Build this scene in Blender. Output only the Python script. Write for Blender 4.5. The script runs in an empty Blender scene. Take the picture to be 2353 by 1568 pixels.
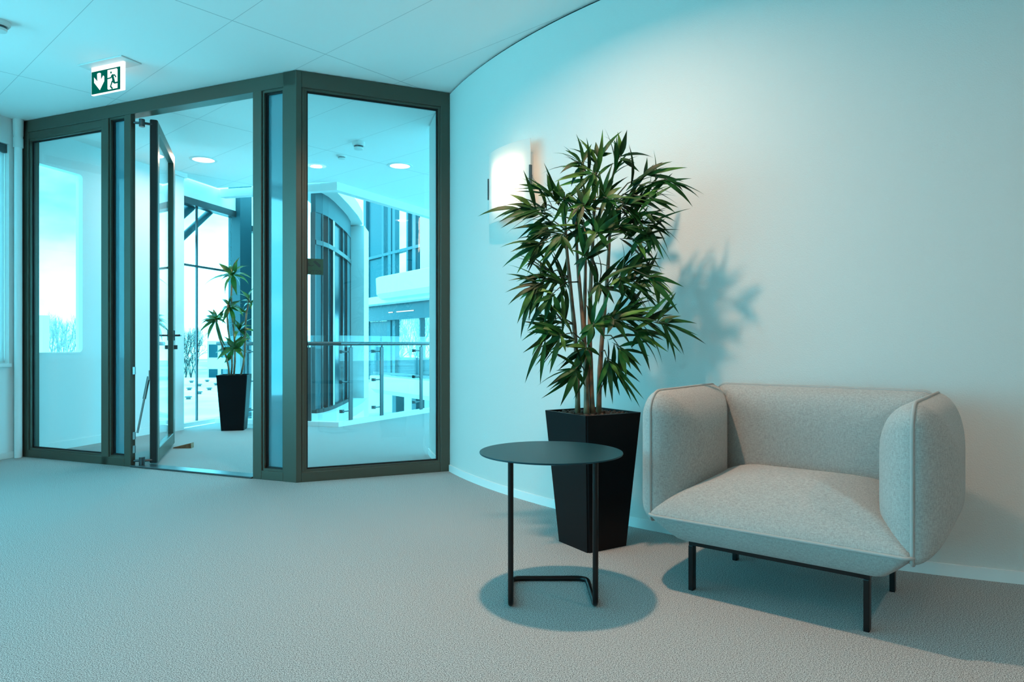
import bpy, bmesh, math, random
from mathutils import Vector, Matrix, Quaternion
random.seed(11)
S = bpy.context.scene
COL = S.collection
PI = math.pi

# ------------------------------------------------------------------ camera
cd = bpy.data.cameras.new('camera'); cam = bpy.data.objects.new('camera', cd); COL.objects.link(cam)
cam.location = (0, 0, 1.0); cam.rotation_euler = (PI/2, 0, 0)
cd.sensor_width = 36; cd.lens = 36*1568/2353; cd.shift_y = 6/2353; cd.clip_end = 600
S.camera = cam
# ------------------------------------------------------------------ light and exposure
SKY = 8.2
LAMP_A = 40.0        # downlight over the side table
LAMP_C = 7.0        # downlight over the viewer
LAMP_D = 17.0         # unseen downlight added right of the frame to warm the round wall
LAMP_H = 11.0        # corridor downlights
WARM = (1.0, 0.64, 0.44)
S.view_settings.view_transform = 'Standard'; S.view_settings.look = 'None'
S.view_settings.gamma = 1; S.view_settings.use_curve_mapping = False
S.view_settings.exposure = 0.10
W = bpy.data.worlds.new('sky'); S.world = W; W.use_nodes = True
wn = W.node_tree; wn.nodes.clear()
wo = wn.nodes.new('ShaderNodeOutputWorld'); wb = wn.nodes.new('ShaderNodeBackground')
wt = wn.nodes.new('ShaderNodeTexCoord'); wm = wn.nodes.new('ShaderNodeMapping'); wz = wn.nodes.new('ShaderNodeTexNoise')
wr = wn.nodes.new('ShaderNodeValToRGB')
wm.inputs['Scale'].default_value = (1.0, 1.0, 2.6)
wz.inputs['Scale'].default_value = 2.6; wz.inputs['Detail'].default_value = 6
wr.color_ramp.elements[0].position = 0.36; wr.color_ramp.elements[0].color = (0.045, 0.55, 0.78, 1)
wr.color_ramp.elements[1].position = 0.58; wr.color_ramp.elements[1].color = (0.20, 0.82, 1.0, 1)
wn.links.new(wt.outputs['Generated'], wm.inputs['Vector']); wn.links.new(wm.outputs[0], wz.inputs['Vector'])
wn.links.new(wz.outputs['Fac'], wr.inputs['Fac']); wn.links.new(wr.outputs[0], wb.inputs['Color'])
wb.inputs['Strength'].default_value = SKY
wn.links.new(wb.outputs[0], wo.inputs[0])

# ------------------------------------------------------------------ materials
def nodes(name):
    m = bpy.data.materials.new(name); m.use_nodes = True
    return m, m.node_tree, m.node_tree.nodes['Principled BSDF']
def mat(name, col, rough=.5, metal=0., spec=.5, bump=None, var=None, coat=0., sheen=0.):
    """bump=(noise scale, strength, distance); var=(noise scale, amount, detail)"""
    m, t, b = nodes(name)
    b.inputs['Base Color'].default_value = (*col, 1); b.inputs['Roughness'].default_value = rough
    b.inputs['Metallic'].default_value = metal; b.inputs['Specular IOR Level'].default_value = spec
    b.inputs['Coat Weight'].default_value = coat; b.inputs['Coat Roughness'].default_value = .03
    b.inputs['Sheen Weight'].default_value = sheen
    tc = t.nodes.new('ShaderNodeTexCoord')
    if var:
        n = t.nodes.new('ShaderNodeTexNoise'); n.inputs['Scale'].default_value = var[0]; n.inputs['Detail'].default_value = var[2] if len(var) > 2 else 2
        t.links.new(tc.outputs['Object'], n.inputs['Vector'])
        r = t.nodes.new('ShaderNodeValToRGB'); r.color_ramp.elements[0].position = .35; r.color_ramp.elements[1].position = .65
        r.color_ramp.elements[0].color = (*[c*(1-var[1]) for c in col], 1)
        r.color_ramp.elements[1].color = (*[min(1, c*(1+var[1])) for c in col], 1)
        t.links.new(n.outputs['Fac'], r.inputs['Fac']); t.links.new(r.outputs[0], b.inputs['Base Color'])
    if bump:
        n = t.nodes.new('ShaderNodeTexNoise'); n.inputs['Scale'].default_value = bump[0]; n.inputs['Detail'].default_value = 3
        t.links.new(tc.outputs['Object'], n.inputs['Vector'])
        u = t.nodes.new('ShaderNodeBump'); u.inputs['Strength'].default_value = bump[1]; u.inputs['Distance'].default_value = bump[2]
        t.links.new(n.outputs['Fac'], u.inputs['Height']); t.links.new(u.outputs[0], b.inputs['Normal'])
    return m
def emit(name, col, strength):
    m = bpy.data.materials.new(name); m.use_nodes = True; t = m.node_tree; t.nodes.clear()
    o = t.nodes.new('ShaderNodeOutputMaterial'); e = t.nodes.new('ShaderNodeEmission')
    e.inputs[0].default_value = (*col, 1); e.inputs[1].default_value = strength
    t.links.new(e.outputs[0], o.inputs[0]); return m
def glass(name, tint, ior=1.45, rough=0.0):
    m = bpy.data.materials.new(name); m.use_nodes = True; t = m.node_tree; t.nodes.clear()
    o = t.nodes.new('ShaderNodeOutputMaterial'); a = t.nodes.new('ShaderNodeBsdfTransparent'); g = t.nodes.new('ShaderNodeBsdfGlossy')
    x = t.nodes.new('ShaderNodeMixShader'); f = t.nodes.new('ShaderNodeLayerWeight'); f.inputs['Blend'].default_value = .5
    p = t.nodes.new('ShaderNodeMath'); p.operation = 'POWER'; p.inputs[1].default_value = 5
    k = t.nodes.new('ShaderNodeMath'); k.operation = 'MULTIPLY_ADD'; k.inputs[1].default_value = .94; k.inputs[2].default_value = .04
    t.links.new(f.outputs['Facing'], p.inputs[0]); t.links.new(p.outputs[0], k.inputs[0])
    a.inputs[0].default_value = (*tint, 1); g.inputs['Roughness'].default_value = rough; g.inputs[0].default_value = (1, 1, 1, 1)
    t.links.new(k.outputs[0], x.inputs[0]); t.links.new(a.outputs[0], x.inputs[1]); t.links.new(g.outputs[0], x.inputs[2])
    t.links.new(x.outputs[0], o.inputs[0]); return m
def translucent(name, col, mixf=.5):
    m = bpy.data.materials.new(name); m.use_nodes = True; t = m.node_tree; t.nodes.clear()
    o = t.nodes.new('ShaderNodeOutputMaterial'); a = t.nodes.new('ShaderNodeBsdfTranslucent'); g = t.nodes.new('ShaderNodeBsdfDiffuse')
    x = t.nodes.new('ShaderNodeMixShader'); x.inputs[0].default_value = mixf
    a.inputs[0].default_value = (*col, 1); g.inputs[0].default_value = (*col, 1)
    t.links.new(g.outputs[0], x.inputs[1]); t.links.new(a.outputs[0], x.inputs[2]); t.links.new(x.outputs[0], o.inputs[0]); return m

M = {}
M['wall'] = mat('plaster', (.65, .64, .61), .85, bump=(190, .35, .004))
M['paint'] = mat('white_paint', (.80, .80, .79), .6)
M['skirting'] = mat('skirting_paint', (.82, .82, .80), .4)
M['frame'] = mat('bronze_aluminium', (.082, .082, .062), .38, metal=.3)
M['gasket'] = mat('rubber_gasket', (.006, .006, .006), .6)
M['panel'] = mat('glossy_panel', (.11, .27, .32), .06, spec=.8, coat=1.0)
M['glass'] = glass('partition_glass', (.90, .97, .98))
M['outer_glass'] = glass('facade_glass', (.93, .98, .985))
M['dark_glass'] = mat('spandrel_glass', (.004, .05, .065), .22, spec=.18)
M['steel'] = mat('brushed_steel', (.45, .46, .46), .25, metal=1)
M['dark_steel'] = mat('dark_steel', (.10, .11, .115), .35, metal=.8)
M['black_metal'] = mat('black_powder_coat', (.003, .003, .0035), .32, spec=.3)
M['table_top'] = mat('black_table_lacquer', (.002, .034, .047), .36, spec=.2)
M['pot'] = mat('black_pot_plastic', (.003, .003, .004), .42, spec=.16, bump=(60, .05, .002))
M['soil'] = mat('soil', (.02, .014, .01), .95, bump=(150, .8, .01))
M['pebble'] = mat('clay_pebble', (.06, .028, .016), .75, var=(30, .5))
M['cane'] = mat('bamboo_cane', (.23, .125, .065), .5, var=(14, .45))
M['leaf'] = mat('bamboo_leaf', (.006, .046, .007), .5, var=(9, .6), spec=.2)
M['leaf_light'] = mat('bamboo_leaf_light', (.04, .115, .016), .5, var=(12, .5), spec=.22)
M['dracaena'] = mat('dracaena_leaf', (.03, .13, .02), .35, var=(9, .5))
M['twig'] = mat('twig', (.05, .06, .03), .6)
M['wood'] = mat('wedge_wood', (.30, .15, .075), .6, var=(25, .3))
M['plastic'] = mat('white_plastic', (.72, .72, .70), .45)
M['black'] = mat('black_plastic', (.01, .01, .01), .5)
M['sign_white'] = emit('lit_sign_white', (.93, 1.0, 1.0), 1.15)
M['sign_green'] = emit('lit_sign_green', (.0, .115, .085), 1.0)
M['sign_edge'] = emit('lit_sign_edge', (.95, 1.0, 1.0), 1.3)
M['disc'] = emit('downlight_disc', (1.0, .93, .86), 3.0)
M['led'] = emit('sconce_led', (1.0, .70, .45), 9.0)
M['diffuser'] = translucent('opal_diffuser', (.86, .86, .84), .5)
M['blind'] = translucent('blind_fabric', (.80, .82, .82), .55)
M['sticker'] = mat('green_sticker', (.012, .085, .055), .5)
M['sticker_dark'] = mat('sticker_print', (.006, .04, .045), .5)
M['sticker_rim'] = mat('sticker_edge', (.008, .055, .06), .5)
M['bark'] = mat('bark', (.055, .05, .045), .9)
M['stone'] = mat('pale_render', (.62, .62, .60), .8)
M['roof'] = mat('flat_roofing', (.70, .70, .69), .9, var=(.15, .25))
M['ground'] = mat('ground_cover', (.45, .46, .45), .95, var=(.08, .4))
M['vent'] = mat('vent_grey', (.06, .07, .07), .6)
M['louvre'] = mat('facade_panel', (.012, .07, .088), .5)

# carpet: speckled loop pile
m, t, b = nodes('carpet'); b.inputs['Roughness'].default_value = .95; b.inputs['Specular IOR Level'].default_value = .15
tc = t.nodes.new('ShaderNodeTexCoord'); n1 = t.nodes.new('ShaderNodeTexNoise'); n1.inputs['Scale'].default_value = 300; n1.inputs['Detail'].default_value = 2.0
r1 = t.nodes.new('ShaderNodeValToRGB'); r1.color_ramp.elements[0].position = .36; r1.color_ramp.elements[1].position = .62
r1.color_ramp.elements[0].color = (.075, .075, .074, 1); r1.color_ramp.elements[1].color = (.60, .60, .585, 1)
u1 = t.nodes.new('ShaderNodeBump'); u1.inputs['Strength'].default_value = .12; u1.inputs['Distance'].default_value = .004
t.links.new(tc.outputs['Object'], n1.inputs['Vector']); t.links.new(n1.outputs['Fac'], r1.inputs['Fac']); t.links.new(r1.outputs[0], b.inputs['Base Color'])
t.links.new(n1.outputs['Fac'], u1.inputs['Height']); t.links.new(u1.outputs[0], b.inputs['Normal']); M['carpet'] = m
# woven fabric: two stretched noises crossing
m, t, b = nodes('woven_fabric'); b.inputs['Roughness'].default_value = .9; b.inputs['Specular IOR Level'].default_value = .2; b.inputs['Sheen Weight'].default_value = .15
tc = t.nodes.new('ShaderNodeTexCoord')
fac = []
for sc in ((90, 90, 760), (760, 130, 90)):
    mp = t.nodes.new('ShaderNodeMapping'); mp.inputs['Scale'].default_value = sc
    n = t.nodes.new('ShaderNodeTexNoise'); n.inputs['Scale'].default_value = 1.0; n.inputs['Detail'].default_value = 2
    t.links.new(tc.outputs['Object'], mp.inputs['Vector']); t.links.new(mp.outputs[0], n.inputs['Vector']); fac.append(n)
ad = t.nodes.new('ShaderNodeMath'); ad.operation = 'ADD'; t.links.new(fac[0].outputs['Fac'], ad.inputs[0]); t.links.new(fac[1].outputs['Fac'], ad.inputs[1])
r = t.nodes.new('ShaderNodeValToRGB'); r.color_ramp.elements[0].position = .36; r.color_ramp.elements[1].position = .64
hv = t.nodes.new('ShaderNodeMath'); hv.operation = 'MULTIPLY'; hv.inputs[1].default_value = .5; t.links.new(ad.outputs[0], hv.inputs[0])
r.color_ramp.elements[0].color = (.27, .265, .25, 1); r.color_ramp.elements[1].color = (.45, .44, .415, 1)
t.links.new(hv.outputs[0], r.inputs['Fac']); t.links.new(r.outputs[0], b.inputs['Base Color'])
u = t.nodes.new('ShaderNodeBump'); u.inputs['Strength'].default_value = .25; u.inputs['Distance'].default_value = .002
t.links.new(hv.outputs[0], u.inputs['Height']); t.links.new(u.outputs[0], b.inputs['Normal']); M['fabric'] = m
M['piping'] = mat('piping_fabric', (.36, .355, .34), .85)
# ceiling boards: joints on a grid turned 48 degrees
m, t, b = nodes('ceiling_board'); b.inputs['Roughness'].default_value = .85
tc = t.nodes.new('ShaderNodeTexCoord'); sep = t.nodes.new('ShaderNodeSeparateXYZ')
rot = t.nodes.new('ShaderNodeMapping'); rot.inputs['Rotation'].default_value = (0, 0, -math.radians(48))
t.links.new(tc.outputs['Object'], rot.inputs['Vector']); t.links.new(rot.outputs[0], sep.inputs[0])
def joint(sock, off, period, half):
    a = t.nodes.new('ShaderNodeMath'); a.operation = 'ADD'; a.inputs[1].default_value = off; t.links.new(sock, a.inputs[0])
    w = t.nodes.new('ShaderNodeMath'); w.operation = 'PINGPONG'; w.inputs[1].default_value = period/2; t.links.new(a.outputs[0], w.inputs[0])
    l = t.nodes.new('ShaderNodeMath'); l.operation = 'LESS_THAN'; l.inputs[1].default_value = half; t.links.new(w.outputs[0], l.inputs[0]); return l
j1 = joint(sep.outputs['X'], 100*.65-1.95, .65, .0018); j2 = joint(sep.outputs['Y'], 100*2.0-4.05, 2.0, .0035)
mx = t.nodes.new('ShaderNodeMath'); mx.operation = 'MAXIMUM'; t.links.new(j1.outputs[0], mx.inputs[0]); t.links.new(j2.outputs[0], mx.inputs[1])
mc = t.nodes.new('ShaderNodeMix'); mc.data_type = 'RGBA'; mc.inputs['A'].default_value = (.93, .925, .91, 1); mc.inputs['B'].default_value = (.58, .58, .58, 1)
t.links.new(mx.outputs[0], mc.inputs['Factor']); t.links.new(mc.outputs['Result'], b.inputs['Base Color']); M['ceiling'] = m

# ------------------------------------------------------------------ mesh helpers
def tag(o, label, cat, group=None, kind=None):
    o['label'] = label; o['category'] = cat
    if group: o['group'] = group
    if kind: o['kind'] = kind
    return o
def struct(o, label, cat, group=None):
    return tag(o, label, cat, group, 'structure')
def thing(name, loc, rz, label, cat, group=None, kind=None):
    o = bpy.data.objects.new(name, None); COL.objects.link(o); o.empty_display_size = .1
    o.location = loc; o.rotation_euler = (0, 0, rz)
    return tag(o, label, cat, group, kind)
def build(name, bm, ms, parent=None, smooth=False, recalc=True, angle=None):
    if recalc: bmesh.ops.recalc_face_normals(bm, faces=bm.faces)
    me = bpy.data.meshes.new(name); bm.to_mesh(me); bm.free()
    for x in (ms if isinstance(ms, (list, tuple)) else [ms]): me.materials.append(M[x])
    if smooth:
        for p in me.polygons: p.use_smooth = True
        if angle: me.set_sharp_from_angle(angle=math.radians(angle))
    o = bpy.data.objects.new(name, me); COL.objects.link(o)
    if parent is not None: o.parent = parent
    return o
def copy_tree(o, parent=None):
    c = o.copy(); COL.objects.link(c)
    if parent is not None: c.parent = parent
    for ch in list(o.children): copy_tree(ch, c)
    return c
def hexa(bm, lo, hi, mi=0):
    """lo, hi: four points each, same order round"""
    v = [bm.verts.new(p) for p in lo] + [bm.verts.new(p) for p in hi]
    for f in ((0, 1, 2, 3), (4, 5, 6, 7), (0, 1, 5, 4), (1, 2, 6, 5), (2, 3, 7, 6), (3, 0, 4, 7)):
        bm.faces.new([v[i] for i in f]).material_index = mi
    return v
def box(bm, x0, x1, y0, y1, z0, z1, mi=0):
    return hexa(bm, [(x0, y0, z0), (x1, y0, z0), (x1, y1, z0), (x0, y1, z0)], [(x0, y0, z1), (x1, y0, z1), (x1, y1, z1), (x0, y1, z1)], mi)
def obox(bm, fr, s0, s1, n0, n1, z0, z1, mi=0):
    """box in a wall's own frame fr = (origin xy, along xy, normal xy)"""
    (ox, oy), (ax, ay), (nx, ny) = fr
    q = lambda s, n, z: (ox+ax*s+nx*n, oy+ay*s+ny*n, z)
    return hexa(bm, [q(s0, n0, z0), q(s1, n0, z0), q(s1, n1, z0), q(s0, n1, z0)], [q(s0, n0, z1), q(s1, n0, z1), q(s1, n1, z1), q(s0, n1, z1)], mi)
def prism(bm, pts, z0, z1, mi=0):
    lo = [bm.verts.new((x, y, z0)) for x, y in pts]; hi = [bm.verts.new((x, y, z1)) for x, y in pts]
    bm.faces.new(lo).material_index = mi; bm.faces.new(hi).material_index = mi
    for i in range(len(pts)):
        j = (i+1) % len(pts); bm.faces.new([lo[i], lo[j], hi[j], hi[i]]).material_index = mi
def bevel(bm, w, seg=2):
    bmesh.ops.bevel(bm, geom=list(bm.edges), offset=w, segments=seg, affect='EDGES', profile=.6)
def fillet(pts, r, n=6):
    pts = [Vector(p) for p in pts]; out = [pts[0]]
    for i in range(1, len(pts)-1):
        a = (pts[i-1]-pts[i]).normalized(); c = (pts[i+1]-pts[i]).normalized()
        for k in range(n+1):
            f = k/n; p0 = pts[i]+a*r; p2 = pts[i]+c*r
            out.append(p0*(1-f)**2 + pts[i]*2*f*(1-f) + p2*f*f)
    return out+[pts[-1]]
def tube(bm, pts, r, n=10, closed=False, cap=True, mi=0):
    pts = [Vector(p) for p in pts]; N = len(pts); rings = []
    rr = r if isinstance(r, (list, tuple)) else [r]*N
    up = None
    for i, p in enumerate(pts):
        a = pts[(i-1) % N] if (closed or i > 0) else p; c = pts[(i+1) % N] if (closed or i < N-1) else p
        d = (c-a).normalized()
        if up is None:
            up = Vector((0, 0, 1)) if abs(d.z) < .9 else Vector((1, 0, 0))
        x = d.cross(up)
        if x.length < 1e-5: x = d.orthogonal()
        x.normalize(); y = x.cross(d).normalized(); up = y
        rings.append([bm.verts.new(p + x*(rr[i]*math.cos(2*PI*k/n)) + y*(rr[i]*math.sin(2*PI*k/n))) for k in range(n)])
    for i in range(N if closed else N-1):
        A, B = rings[i], rings[(i+1) % N]
        for k in range(n): bm.faces.new([A[k], A[(k+1) % n], B[(k+1) % n], B[k]]).material_index = mi
    if cap and not closed:
        bm.faces.new(rings[0]).material_index = mi; bm.faces.new(rings[-1]).material_index = mi
def lathe(bm, prof, n=32, c=(0, 0, 0), mi=0):
    """prof: (radius, z) from the axis outwards and back"""
    rings = []
    for r, z in prof:
        if r < 1e-6: rings.append([bm.verts.new((c[0], c[1], c[2]+z))])
        else: rings.append([bm.verts.new((c[0]+r*math.cos(2*PI*k/n), c[1]+r*math.sin(2*PI*k/n), c[2]+z)) for k in range(n)])
    for A, B in zip(rings, rings[1:]):
        for k in range(n):
            k2 = (k+1) % n
            q = [A[0]] if len(A) == 1 else [A[k], A[k2]]
            q += [B[0]] if len(B) == 1 else [B[k2], B[k]]
            if len(q) > 2: bm.faces.new(q).material_index = mi
def at(px, py, d):
    """point of the place at distance d in front of the viewer's eye (world coordinates)"""
    return Vector(((px-1176.5)/1568*d, d, 1.0+(790-py)/1568*d))

H = 2.97                                            # ceiling height
C0 = (-1.55, 4.90)                                  # the partition's corner post
AL = (-.9257, .3783); NL = (-.3783, -.9257)         # left partition: along, towards the room
AR = (.921, .390); NR = (.390, -.921)               # right partition
LEN_L, LEN_R = 3.04, 1.153
PL = (C0[0]+AL[0]*LEN_L, C0[1]+AL[1]*LEN_L)         # where it meets the outer wall
PR = (C0[0]+AR[0]*LEN_R, C0[1]+AR[1]*LEN_R)         # where it meets the round wall
E = (.24, .971); EN = (.971, -.24)                  # outer wall: along (away from the viewer), towards the rooms
CC = (3.749, 7.144); RAD = 4.6; PHI0 = math.radians(202.95)   # the round core
def core(s, off=0.):
    a = PHI0 + s/RAD; return (CC[0]+(RAD+off)*math.cos(a), CC[1]+(RAD+off)*math.sin(a))
FL, FR = (C0, AL, NL), (C0, AR, NR)
FO = (PL, E, EN)

# ------------------------------------------------------------------ floor, ceiling, walls
P1, P2, P3, P4 = (-3.72, 8.70), (-2.13, 8.30), (-1.20, 10.10), (-.30, 11.85)
back_l = (PL[0]-E[0]*9.3, PL[1]-E[1]*9.3)
plan = [back_l, (PL[0]+E[0]*2.66, PL[1]+E[1]*2.66), P2, P3, P4, (4.2, 11.85), (4.2, back_l[1])]
bm = bmesh.new(); prism(bm, plan, -.30, 0); struct(build('floor', bm, 'carpet'), 'grey speckled loop pile carpet floor of lounge and corridor', 'floor')
bm = bmesh.new(); prism(bm, plan, H, H+.25); struct(build('ceiling', bm, 'ceiling'), 'white boarded ceiling with fine joints over lounge and corridor', 'ceiling')

# the round wall
def arc_wall(name, s0, s1, z0, z1, o0, o1, m_, lab, cat, n=64):
    bm = bmesh.new(); v = []
    for i in range(n+1):
        s = s0+(s1-s0)*i/n
        a, c = core(s, o0), core(s, o1)
        v.append([bm.verts.new((a[0], a[1], z0)), bm.verts.new((c[0], c[1], z0)), bm.verts.new((c[0], c[1], z1)), bm.verts.new((a[0], a[1], z1))])
    for A, B in zip(v, v[1:]):
        for k in range(4): bm.faces.new([A[k], A[(k+1) % 4], B[(k+1) % 4], B[k]])
    bm.faces.new(v[0]); bm.faces.new(v[-1])
    return struct(build(name, bm, m_, smooth=True, angle=30), lab, cat)
arc_wall('wall_right', -.87, 5.38, 0, H-.014, -.25, 0, 'wall', 'round textured white plaster wall behind the armchair', 'wall')
arc_wall('trim_1', -.87, 5.38, H-.014, H, -.25, -.012, 'gasket', 'dark shadow gap where round wall meets the ceiling', 'trim')
arc_wall('baseboard_right', .012, 5.38, 0, .052, 0, .012, 'skirting', 'white skirting along the foot of round wall in lounge', 'skirting board')
arc_wall('baseboard_back', -.87, -.13, 0, .052, 0, .012, 'skirting', 'white skirting on round wall beyond the right glass pane', 'skirting board', 12)
ex = core(5.38)
bm = bmesh.new(); box(bm, ex[0], 4.2, ex[1]-.0, ex[1]+.2, 0, H); struct(build('wall_side', bm, 'wall'), 'white plaster wall past the end of round wall', 'wall')
bm = bmesh.new(); box(bm, 4.0, 4.2, back_l[1], ex[1], 0, H); struct(build('wall_east', bm, 'wall'), 'white plaster end wall of the lounge', 'wall')
bm = bmesh.new(); yb = back_l[1]
box(bm, back_l[0], -5.9, yb, yb+.2, 0, H); box(bm, -4.1, 4.0, yb, yb+.2, 0, H); box(bm, -5.9, -4.1, yb, yb+.2, 0, .25); box(bm, -5.9, -4.1, yb, yb+.2, 2.88, H); struct(build('wall_back', bm, 'wall'), 'white plaster wall behind the viewer', 'wall')

# the outer wall with its windows; t runs along E from the partition (negative = lounge)
opens = [(-1.75, -.10, .829, 2.74), (-4.0, -1.95, .30, 2.88), (-6.3, -4.15, .30, 2.88), (-8.7, -6.5, .30, 2.88), (.14, .667, .90, 2.667)]
opens.sort()
bm = bmesh.new(); t0, t1 = -9.1, 1.93; cur = t0
for (a, c, z0, z1) in opens:
    th = -.28 if a < 0 else -.08
    if a > 0: obox(bm, FO, cur, 0, -.28, 0, 0, H); cur = 0
    obox(bm, FO, cur, a, th, 0, 0, H); obox(bm, FO, a, c, th, 0, 0, z0); obox(bm, FO, a, c, th, 0, z1, H); cur = c
obox(bm, FO, cur, t1, -.08, 0, 0, H)
struct(build('wall_left', bm, 'paint'), 'white outer wall with window openings left of the glass partition', 'wall')
bm = bmesh.new(); obox(bm, FO, -9.1, -.005, 0, .012, 0, .052); struct(build('baseboard_left', bm, 'skirting'), 'white skirting under the lounge windows', 'skirting board')
bm = bmesh.new(); obox(bm, FO, .12, 1.93, 0, .012, 0, .075); struct(build('baseboard_front', bm, 'skirting'), 'white skirting on the corridor wall behind the left pane', 'skirting board')
labs = ['lounge window farthest from the glass partition', 'third lounge window from the glass partition', 'second lounge window from the glass partition',
        'lounge window next to the glass partition with a blind drawn', 'tall corridor window with rounded corners seen through the left pane']
for i, (a, c, z0, z1) in enumerate(opens):
    w = thing('window_%d' % (i+1), (0, 0, 0), 0, labs[i], 'window', None, 'structure')
    bm = bmesh.new(); f, n0, n1 = (.045, -.16, -.09) if i < 4 else (.018, -.075, .004)
    obox(bm, FO, a, a+f, n0, n1, z0, z1); obox(bm, FO, c-f, c, n0, n1, z0, z1)
    obox(bm, FO, a+f, c-f, n0, n1, z0, z0+f); obox(bm, FO, a+f, c-f, n0, n1, z1-f, z1)
    if i == 4:                                       # rounded inner corners
        for (sa, sz) in ((a+f, z0+f), (c-f, z0+f), (c-f, z1-f), (a+f, z1-f)):
            dx = 1 if sa < (a+c)/2 else -1; dz = 1 if sz < (z0+z1)/2 else -1; R = .035
            pts = [(sa, sz), (sa+dx*R, sz)]+[(sa+dx*R*(1-math.sin(q*PI/12)), sz+dz*R*(1-math.cos(q*PI/12))) for q in range(1, 6)]+[(sa, sz+dz*R)]
            fr, bk = [], []
            for (s, z) in pts:
                fr.append(bm.verts.new((PL[0]+E[0]*s+EN[0]*n1, PL[1]+E[1]*s+EN[1]*n1, z))); bk.append(bm.verts.new((PL[0]+E[0]*s+EN[0]*n0, PL[1]+E[1]*s+EN[1]*n0, z)))
            bm.faces.new(fr); bm.faces.new(bk)
            for k in range(len(pts)):
                k2 = (k+1) % len(pts); bm.faces.new([fr[k], fr[k2], bk[k2], bk[k]])
    build('window_frame', bm, 'paint', w)
    bm = bmesh.new(); nm = (n0+n1)/2; obox(bm, FO, a+f, c-f, nm-.005, nm+.005, z0+f, z1-f); build('pane', bm, 'outer_glass', w)
    if i < 4: bm = bmesh.new(); obox(bm, FO, a-.02, c+.02 if i != 3 else c, 0, .03, z0-.03, z0); build('window_sill', bm, 'paint', w)
w = thing('window_8', (0, 0, 0), 0, 'unseen window added behind the viewer to bring in more daylight', 'window', None, 'structure')  # unseen opening, added so more sky light reaches floor and walls
bm = bmesh.new()
for xa in (-5.9, -4.16): box(bm, xa, xa+.06, yb+.06, yb+.14, .25, 2.88)
box(bm, -5.84, -4.16, yb+.06, yb+.14, .25, .31); box(bm, -5.84, -4.16, yb+.06, yb+.14, 2.82, 2.88); build('window_frame', bm, 'paint', w)
for xa in (-5.84,):
    bm = bmesh.new(); box(bm, xa, xa+1.68, yb+.09, yb+.10, .31, 2.82); build('pane', bm, 'outer_glass', w)
# blind in the nearest lounge window
a, c, z0, z1 = opens[3]
bl = thing('roller_blind', (0, 0, 0), 0, 'white roller blind drawn down over the lounge window beside the partition', 'blind')
bm = bmesh.new(); obox(bm, FO, a+.02, c-.004, -.052, -.05, z0+.01, z1-.07); build('blind_fabric', bm, 'blind', bl)
bm = bmesh.new(); obox(bm, FO, a+.01, c-.002, -.09, -.02, z1-.075, z1-.005); build('cassette', bm, 'dark_steel', bl)
bm = bmesh.new(); obox(bm, FO, a+.02, c-.004, -.058, -.044, z0+.002, z0+.02); build('bottom_bar', bm, 'plastic', bl)
# boxed pipe between the blind and the partition
pc = thing('pipe_casing', (0, 0, 0), 0, 'pale pipe casing with a collar at its top beside the partition corner', 'pipe casing')
q = lambda s, n: (PL[0]+E[0]*s+EN[0]*n, PL[1]+E[1]*s+EN[1]*n)
bm = bmesh.new(); x, y = q(-.052, .045); lathe(bm, [(0, .0), (.03, .0), (.03, 2.72), (0, 2.72)], 20, (x, y, 0)); build('pipe', bm, 'paint', pc, True, angle=40)
bm = bmesh.new(); lathe(bm, [(0, 2.72), (.038, 2.72), (.038, 2.80), (.034, 2.81), (.038, 2.83), (.04, H), (0, H)], 20, (x, y, 0)); build('collar', bm, 'plastic', pc, True, angle=40)

# end column of the corridor wall
bm = bmesh.new(); obox(bm, FO, 1.80, 1.94, 0.0, .10, 0, H-.05); obox(bm, FO, 1.76, 1.96, 0, .13, H-.05, H)
struct(build('column', bm, 'paint'), 'white pilaster ending the corridor wall beside the open door', 'column')

# ------------------------------------------------------------------ glass partition
part = thing('wall_front', (0, 0, 0), 0, 'bronze framed glass partition with a corner post between lounge and corridor', 'glass partition', None, 'structure')
def mullion(name, fr, s0, s1, n0=-.10, n1=0., z0=0., z1=H-.004):
    bm = bmesh.new(); obox(bm, fr, s0, s1, n0, n1, z0, z1); bevel(bm, .003, 1); return build(name, bm, 'frame', part)
HZ = 2.862
mullion('mullion', FL, 2.93, 3.04); mullion('mullion', FL, 1.924, 2.006, z0=.0, z1=HZ)
mullion('door_jamb', FL, 1.665, 1.737, -.045, 0, z1=HZ); mullion('door_jamb', FL, .318, .400, z1=HZ)
mullion('head_rail', FL, .004, 3.04, z0=HZ); 
mullion('bottom_rail', FL, 1.737, 2.93, z1=.066); mullion('bottom_rail', FL, .117, .318, z1=.066)
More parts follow.
